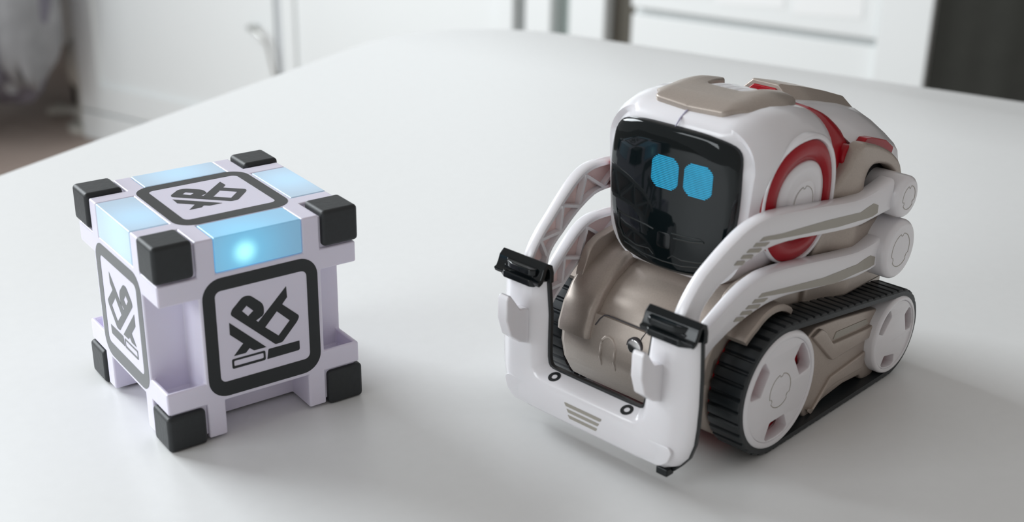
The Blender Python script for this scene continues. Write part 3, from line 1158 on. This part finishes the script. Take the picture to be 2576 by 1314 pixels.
# --- back shell and top plate -------------------------------------
def bs(x, pts):
    full = [(x + p[2] if len(p) > 2 else x, -p[0], p[1]) for p in pts] + [(x + p[2] if len(p) > 2 else x, p[0], p[1]) for p in reversed(pts)]
    return full


shell_secs = [
    (-26.0, [(5.9, 66.0), (9.5, 65.2, -1.2), (13.5, 62.6, -3.5), (16.5, 59.8, -5.0), (18.9, 57.4, -6.6), (17.2, 56.6, -7.0)]),
    (-30.0, [(6.4, 65.2), (10.2, 64.3, -1.1), (14.4, 61.6, -2.8), (17.2, 59.0, -4.2), (19.3, 56.9, -5.2), (17.6, 55.9, -6.0)]),
    (-36.0, [(7.0, 63.9), (11.2, 62.9, -0.8), (15.6, 60.2, -1.6), (18.2, 57.8, -2.6), (19.9, 57.0, -2.6), (18.0, 55.5, -4.0)]),
    (-44.0, [(7.8, 61.9), (12.2, 60.6, -0.4), (16.4, 58.2, -0.8), (18.8, 56.2, -1.2), (20.2, 56.0, -0.8), (18.6, 53.5, -1.6)]),
    (-51.0, [(8.2, 59.6), (12.6, 57.8), (16.4, 55.6), (18.9, 53.8), (20.0, 52.4), (19.0, 44)]),
    (-55.5, [(8.0, 55.5), (12, 54), (15.6, 52), (17.6, 50), (18.6, 47), (18.6, 40)]),
]
MB().loft([bs(x, p) for x, p in shell_secs]).build('back_shell', 'white', rob, angle=50, bevel=0).location.x = -0.1 * S
top_secs = []
for x, hw0, z0, hw1, z1 in ((-26.6, 6.3, 65.6, 3.2, 68.4), (-27.2, 6.6, 65.5, 3.5, 68.55), (-36, 7.2, 63.6, 3.9, 66.4), (-44, 7.9, 61.6, 4.3, 64.1), (-51.5, 8.4, 58.9, 4.8, 61.6), (-54.6, 7.4, 54.5, 4.4, 57.0)):
    top_secs.append([(x, -hw0, z0 - 0.6), (x, -hw0, z0), (x, -hw1, z1), (x, hw1, z1), (x, hw0, z0), (x, hw0, z0 - 0.6), (x, hw0 - 1.4, z0 - 2.4), (x, -hw0 + 1.4, z0 - 2.4)])
MB().loft(top_secs).build('back_plate', 'taupe', rob, bevel=0.35, seg=3)
MB().prism([(-5.2, 62), (-5.0, 65.6), (-2.8, 67.6), (2.8, 67.6), (5.0, 65.6), (5.2, 62)], 'X', -27.4, -26.2).build('red_insert', 'red', rob, bevel=0.3)

# --- side towers with the arm pivots ------------------------------
for sd in (1, -1):
    outer = [(-24.9, 50.4), (-27.8, 54.0), (-28.8, 56.5), (-29.8, 58.2), (-31.5, 58.9), (-34.8, 58.0), (-38.4, 56.8), (-44, 54.2), (-48.3, 51.1), (-51.3, 45.3), (-52.6, 38), (-52.6, 28), (-48, 24), (-17, 24), (-18.5, 34), (-20.7, 40.3), (-23.0, 47.0)]
    hole = [(-33.2, 40), (-33.6, 50.5), (-34.7, 52.4), (-36.7, 53.0), (-40.2, 52.4), (-43.9, 51.1), (-46.7, 49.0), (-48.2, 46.5), (-48.4, 40)]
    tw = plate('side_tower', [dense(round_poly(outer, 1.6, 4), 1.5), dense(round_poly(hole, 1.2, 4), 1.5)], 3.4, 'taupe', rob, 'XZ', sd * 20.9, bevel=0.8, angle=50, cuts=1.5,
               fn=lambda x, y, z: (x, y - sd * interp(x, [-31, -25, -18], [0, 2.0, 2.2]), z))
    MB().box(-50, -32, sd * 15.0, sd * 19.2, 38, 54).build('tower_recess', 'black_satin', tw, smooth=False)
    # red ledge above the tower
    rl = MB().prism(round_poly([(-34.2, 57.4), (-35.8, 58.6), (-38.2, 58.2), (-44.5, 56.3), (-48.2, 53.9), (-47.6, 52.5), (-43.0, 54.9), (-36.4, 56.7)], 0.3, 2), 'Y', sd * 18.4, sd * 20.5)
    rl.build('red_ledge', 'red', rob, bevel=0.2)
    # red cap beside the collar
    MB().cyl('Y', (-30.0, 55.8), 2.4, sd * 15.5, sd * 19.9, 32, rnd=0.5).build('red_knuckle', 'red', rob, angle=50)

# --- lift arms ----------------------------------------------------
top_e = [(27.2, 31.0), (26.9, 35.6), (24.9, 39.4), (21.6, 43.0), (17.9, 45.8), (14.4, 48.3), (9.9, 51.0), (5.0, 52.2), (-1, 51.8), (-12, 50.2), (-22, 48.6), (-29, 47.7), (-34, 48.5), (-39, 50.2)]
bot_e = [(21.0, 31.0), (20.6, 35.6), (19.4, 37.4), (17.2, 39.2), (14.2, 41.1), (10.8, 42.9), (7.0, 44.3), (3.0, 45.3), (-3.0, 45.2), (-14, 43.4), (-24, 42.0), (-30, 41.4), (-34.5, 42.2), (-39, 43.0)]


def y_out(x):
    return interp(x, [-45, -38, -32, -28, 0, 5, 11, 18, 27], [27.6, 26.2, 25.2, 24.9, 23.9, 23.4, 22.4, 21.2, 20.8])


def y_in(x):
    return interp(x, [-45, -38, -30, 5, 11, 18, 27], [23.0, 22.4, 21.4, 20.3, 19.5, 18.5, 18.2])


def arm(dx, dz, piv_r, nm, sd, z_min=None):
    mb = MB()
    rings, inner = [], []
    tt = [(x + dx, z + dz) for x, z in top_e]
    bb = [(x + dx, z + dz) for x, z in bot_e]
    # refine stations
    T_, B_2 = [], []
    for i in range(len(tt) - 1):
        for k in range(3):
            u = k / 3
            T_.append(Vector(tt[i]) * (1 - u) + Vector(tt[i + 1]) * u)
            B_2.append(Vector(bb[i]) * (1 - u) + Vector(bb[i + 1]) * u)
    T_.append(Vector(tt[-1]))
    B_2.append(Vector(bb[-1]))
    # smooth
    for _ in range(2):
        T_ = [T_[0]] + [(T_[i - 1] + T_[i] * 2 + T_[i + 1]) / 4 for i in range(1, len(T_) - 1)] + [T_[-1]]
        B_2 = [B_2[0]] + [(B_2[i - 1] + B_2[i] * 2 + B_2[i + 1]) / 4 for i in range(1, len(B_2) - 1)] + [B_2[-1]]
    for t, b_ in zip(T_, B_2):
        n_ = b_ - t
        L = n_.length
        n_ = n_ / L
        yo_, yi_ = y_out((t.x + b_.x) / 2), y_in((t.x + b_.x) / 2)
        if sd < 0:
            yi_ += 0.0
        r = 0.85
        sec = []
        web = 1.5                       # inner face hollowed to a web
        prof = [(0.25, yi_ + .0), (0.0, yi_ + 0.35), (0.0, yo_ - r), (r * 0.3, yo_ - r * 0.3), (r, yo_), (L - r, yo_), (L - r * 0.3, yo_ - r * 0.3), (L, yo_ - r),
                (L, yi_ + 0.35), (L - 0.25, yi_), (L - 1.0, yi_), (L - 1.1, yi_ + web), (1.1, yi_ + web), (1.0, yi_)]
        for d, y in prof:
            p = t + n_ * d
            sec.append((p.x, sd * y, p.y))
        rings.append(sec)
        inner.append((t + n_ * 0.9, t + n_ * (L - 0.9), yi_, yi_ + web))
    mb.loft(rings)
    # pivot boss
    a = mb.build(nm, 'white', rob, angle=42)
    pc_ = (-43.4, 45.3) if piv_r < 6 else (-43.0, 33.2)
    y1_ = 28.0 if piv_r < 6 else 28.0
    bo = MB().cyl('Y', pc_, piv_r, sd * 19.0, sd * y1_, 56, rnd=1.3)
    bo.build('pivot', 'white', a, angle=50)
    lo2, li2 = [], []
    for i in range(80):
        t = 2 * PI * i / 80
        d = min(abs((math.degrees(t) - c0 + 180) % 360 - 180) for c0 in (90, 215, 335))
        rr = piv_r * 0.56 - (0.5 if d < 9 else 0)
        lo2.append((pc_[0] + (rr + 0.09) * math.cos(t), pc_[1] + (rr + 0.09) * math.sin(t)))
        li2.append((pc_[0] + (rr - 0.09) * math.cos(t), pc_[1] + (rr - 0.09) * math.sin(t)))
    plate('printed_ring', [lo2, li2], 0.05, 'taupe_print', a, 'XZ', sd * (y1_ + 0.02), smooth=False)
    # web behind the truss ribs, painted with red bounce light, and the zig-zag ribs
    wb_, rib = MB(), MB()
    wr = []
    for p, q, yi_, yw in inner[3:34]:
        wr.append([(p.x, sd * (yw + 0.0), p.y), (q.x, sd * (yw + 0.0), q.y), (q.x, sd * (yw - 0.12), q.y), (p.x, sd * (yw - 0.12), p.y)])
    wb_.loft(wr).build('inner_web', 'web_red_bounce', a, smooth=False)
    for i, k in enumerate(range(4, 34, 3)):
        p0, q0, yi_, yw = inner[k]
        p1, q1, _, _ = inner[k + 3]
        A1, B1 = (p0, q1) if i % 2 else (q0, p1)
        d = (B1 - A1).normalized()
        s_ = Vector((-d.y, d.x)) * 0.33
        q = [A1 + s_, B1 + s_, B1 - s_, A1 - s_]
        rib.prism([(w.x, w.y) for w in q], 'Y', sd * (yi_ + 0.1), sd * (yw + 0.05))
    rib.build('truss_ribs', 'white', a, smooth=False)
    return a


bars_u = [(6.7, 49.0), (1.6, 48.2), (-15.9, 46.5), (-28.6, 45.0), (-33.4, 46.3), (-35.8, 44.2), (-32.1, 43.1), (-20.5, 43.9), (1.4, 47.1), (7.7, 48.4)]
dash_u = [[(7.4, 47.5), (8.1, 46.8), (4.7, 46.2), (3.5, 46.7)], [(9.0, 46.6), (9.8, 46.0), (6.4, 45.3), (5.6, 45.9)],
          [(10.6, 45.7), (11.2, 45.1), (8.4, 44.5), (7.8, 45.1)], [(12.1, 44.8), (12.8, 44.1), (10.7, 43.7), (9.9, 44.3)]]


def densify(l):
    return dense(l, 1.5)


for sd in (1, -1):
    for dx, dz, pr, nm in ((0, 0, 4.7, 'upper_arm'), (-1.2, -12.2, 6.8, 'lower_arm')):
        a = arm(dx, dz, pr, nm, sd)
        fn = lambda x, y, z: (x, sd * (y_out(x - dx) + 0.03 + (abs(y) - 20.0)), z)

        def inlay(nm2, l):
            poly = [(x + dx, z + dz) for x, z in l]
            # thin prism whose outer face follows the outer face of the arm
            m_ = MB()
            m_.v, m_.f = [], []
            tri = poly
            m_.prism(tri, 'Y', lambda x, z: sd * (y_out(x) - 0.4), lambda x, z: sd * (y_out(x) + 0.09))
            m_.build(nm2, 'taupe_print', a, smooth=False)
        # the long inlay is cut into four-sided pieces joined end to end
        m_ = MB()
        tp = bars_u[:5]
        bt = bars_u[::-1][:5]
        st_x = [6.0, 4, 1.5, -5, -10, -15.9, -20.5, -24, -28.6, -31, -33.0, -34.6]
        lower = -0.9 if nm == 'lower_arm' else 0.0
        tz = lambda x: interp(x, [-34.6, -33.4, -28.6, -16.3, 0.8, 5.5], [45.2, 46.0, 44.9, 46.3 + lower, 47.7, 48.3])
        bz = lambda x: interp(x, [-34.6, -32.5, -20.8, 0.7, 6.5], [43.4, 42.8, 43.7 + lower, 46.7, 47.7])
        rr = []
        for x in st_x:
            yy = y_out(x + dx) if True else 0
            xt = x - (0.5 if x == 6.0 else 0)
            xb = x + (0.5 if x == 6.0 else 0)
            rr.append([(xt + dx, sd * (yy + .09), tz(x) + dz), (xb + dx, sd * (yy + .09), bz(x) + dz), (xb + dx, sd * (yy - .3), bz(x) + dz), (xt + dx, sd * (yy - .3), tz(x) + dz)])
        m_.loft(rr).build('inlay_strip', 'taupe_print', a, smooth=False)
        for l in dash_u:
            inlay('inlay_dash', l)

# --- fork (front lift) --------------------------------------------
fork_st = [  # inner (y, z), outer (y, z), kind: 0 post, 1 bar
    ((14.0, 33.2), (24.9, 33.2), 0.0), ((13.2, 26), (25.4, 26), 0.0), ((13.2, 20), (25.6, 20), 0.0), ((13.1, 16.5), (25.5, 15), 0.0),
    ((12.8, 15.0), (25.2, 11.2), 0.15), ((12.4, 14.4), (24.2, 8.0), 0.35), ((11.6, 14.1), (22.4, 5.6), 0.6), ((10.4, 14.05), (20.0, 4.4), 0.8), ((9.0, 14.0), (15.0, 4.2), 1.0), ((6.0, 14.0), (8.0, 4.2), 1.0), ((0.0, 14.0), (0.0, 4.2), 1.0)]
sts = []
for a, b_, k in fork_st:
    sts.append((a, b_, k))
for a, b_, k in reversed(fork_st[:-1]):
    sts.append(((-a[0], a[1]), (-b_[0], b_[1]), k))
post_prof = [(0.0, 25.8), (0.02, 26.4), (0.15, 28.4), (0.22, 28.8), (0.6, 28.9), (0.72, 28.5), (0.86, 27.6), (0.97, 26.6), (1.0, 25.8)]
bar_prof = [(0.0, 25.8), (0.02, 26.4), (0.10, 28.7), (0.18, 29.3), (0.6, 29.5), (0.80, 29.45), (0.88, 29.1), (0.97, 27.6), (1.0, 25.8)]
rings = []
for a, b_, k in sts:
    ring = []
    for (t0, x0), (t1, x1) in zip(post_prof, bar_prof):
        t, x = t0 * (1 - k) + t1 * k, x0 * (1 - k) + x1 * k
        ring.append((x, a[0] * (1 - t) + b_[0] * t, a[1] * (1 - t) + b_[1] * t))
    rings.append(ring)
fork = MB().loft(rings).build('fork', 'white', rob, angle=38)
# rounded cheeks at the lower corners
for sd in (1, -1):
    sh = [(11.4, 5.4), (11.4, 9.8), (12.2, 10.4), (21.6, 10.6), (22.4, 9.6), (21.6, 7.2), (19.6, 5.6)]
    plate('corner_shoe', [round_poly([(sd * y, z) for y, z in sh], 0.7, 3)], 0.9, 'white', fork, 'YZ', 28.75, bevel=0.25, angle=50)
# black backing plate with the same outline, slightly larger
bk = []
for a, b_, k in sts:
    va, vb = Vector(a), Vector(b_)
    d = (vb - va).normalized()
    va2, vb2 = va - d * 0.55, vb + d * (1.25 if k > 0.7 else 0.3)
    bk.append([(25.85, va2.x, va2.y), (25.85, vb2.x, vb2.y), (24.8, vb2.x, vb2.y), (24.8, va2.x, va2.y)])
MB().loft(bk).build('backing_plate', 'black_satin', fork, bevel=0.2, seg=2)
for sd in (1, -1):
    if sd == 1:
        MB().box(25.2, 27.6, 17.8, 20.6, 2.7, 4.4).build('bottom_tab', 'black_gloss', fork, bevel=0.3)
    # clip over the post top: bent strip
    cpath = [(25.3, 33.0), (25.3, 35.2), (25.7, 36.6), (26.6, 37.1), (27.4, 36.4), (27.9, 35.0), (28.5, 34.0), (29.4, 33.6)]
    clp = []
    for i, p in enumerate(cpath):
        a = Vector(cpath[max(i - 1, 0)])
        b_ = Vector(cpath[min(i + 1, len(cpath) - 1)])
        d = (b_ - a).normalized()
        nn = Vector((-d.y, d.x)) * 0.55
        p = Vector(p)
        clp.append((p + nn, p - nn))
    rr = [[(q.x, sd * y, q.y) for q, y in ((u_, 13.0), (u_, 25.7), (w_, 25.7), (w_, 13.0))] for u_, w_ in clp]
    clip = MB().loft(rr).build('clip', 'black_gloss', fork, bevel=0.25, seg=2)
    zin = 15.0
    # two forward lips with a groove between them
    l1 = [(sd * 14.6, 26.6), (sd * 14.4, 29.2), (sd * 15.4, 29.8), (sd * 22.6, 29.8), (sd * 24.6, 28.6), (sd * 24.8, 26.6)]
    if sd == 1:
        pass
    MB().prism([(x, y) for y, x in l1], 'Z', 32.7, 34.3).build('clip_lip', 'black_gloss', clip, bevel=0.35, seg=3)
    MB().prism([(x, y) for y, x in [(sd * 15.2, 26.6), (sd * 15.2, 28.8), (sd * 23.4, 28.8), (sd * 24.2, 26.6)]], 'Z', 34.0, 35.2).build('clip_core', 'black_gloss', clip, bevel=0.3, seg=2)
    l2 = [(sd * 14.6, 24.6), (sd * 14.5, 29.0), (sd * 15.5, 29.6), (sd * 20.4, 29.6), (sd * 22.4, 29.0), (sd * 23.8, 27.6), (sd * 24.4, 26.0), (sd * 17.5, 26.6), (sd * 17.0, 24.6)]
    MB().prism([(x, y) for y, x in l2], 'Z', 35.0, 36.5).build('clip_lip', 'black_gloss', clip, bevel=0.35, seg=3)
    # hook prong on the front of the post
    hp = [(28.2, 19.2), (31, 20.3), (34.0, 22.7), (35.3, 26.6), (35.3, 31.0), (34.8, 31.9), (34.0, 31.8), (31.2, 28.0), (30.2, 27.9), (28.2, 27.2)]
    rng = []
    for y0, k, q in ((16.1, 1.0, 1.0), (18.9, 1.0, 1.0)):
        rng.append([(28.2 + (px - 28.2) * k, sd * y0, 25 + (pz - 25) * q) for px, pz in hp])
    MB().loft(rng).build('hook', 'white', fork, angle=50, bevel=0.55, seg=3)
    # ring mark on the sloped top of the cross bar
    ycen, xcen = sd * 9.7, 27.4
    ro, ri = [], []
    zt = lambda x: interp(x, [25.8, 26.4, 28.7, 29.3], [14.0, 13.8, 13.02, 12.25])
    m_ = MB()
    N = 40
    ra = []
    for i in range(N):
        t = 2 * PI * i / N
        c_, s_ = math.cos(t), math.sin(t)
        ra.append([(xcen + r_ * c_ * 0.98, ycen + r_ * s_, zt(xcen + r_ * c_) + zz) for r_, zz in ((0.62, -0.1), (0.62, 0.07), (1.35, 0.07), (1.35, -0.1))])
    m_.loft(ra, close=True).build('printed_ring', 'print', fork, smooth=False)
# three taupe stripes on the cross bar front
for i, (z, h0, h1) in enumerate(((10.2, -5.0, 5.0), (8.95, -4.3, 4.5), (7.7, -3.9, 4.1))):
    poly = round_poly([(h0, z), (h1, z), (h1 - 0.35, z - 0.72), (h0 + 0.5, z - 0.72)], 0.15, 2)
    plate('printed_stripe', [poly], 0.14, 'taupe_print', fork, 'YZ', 29.46, smooth=False)
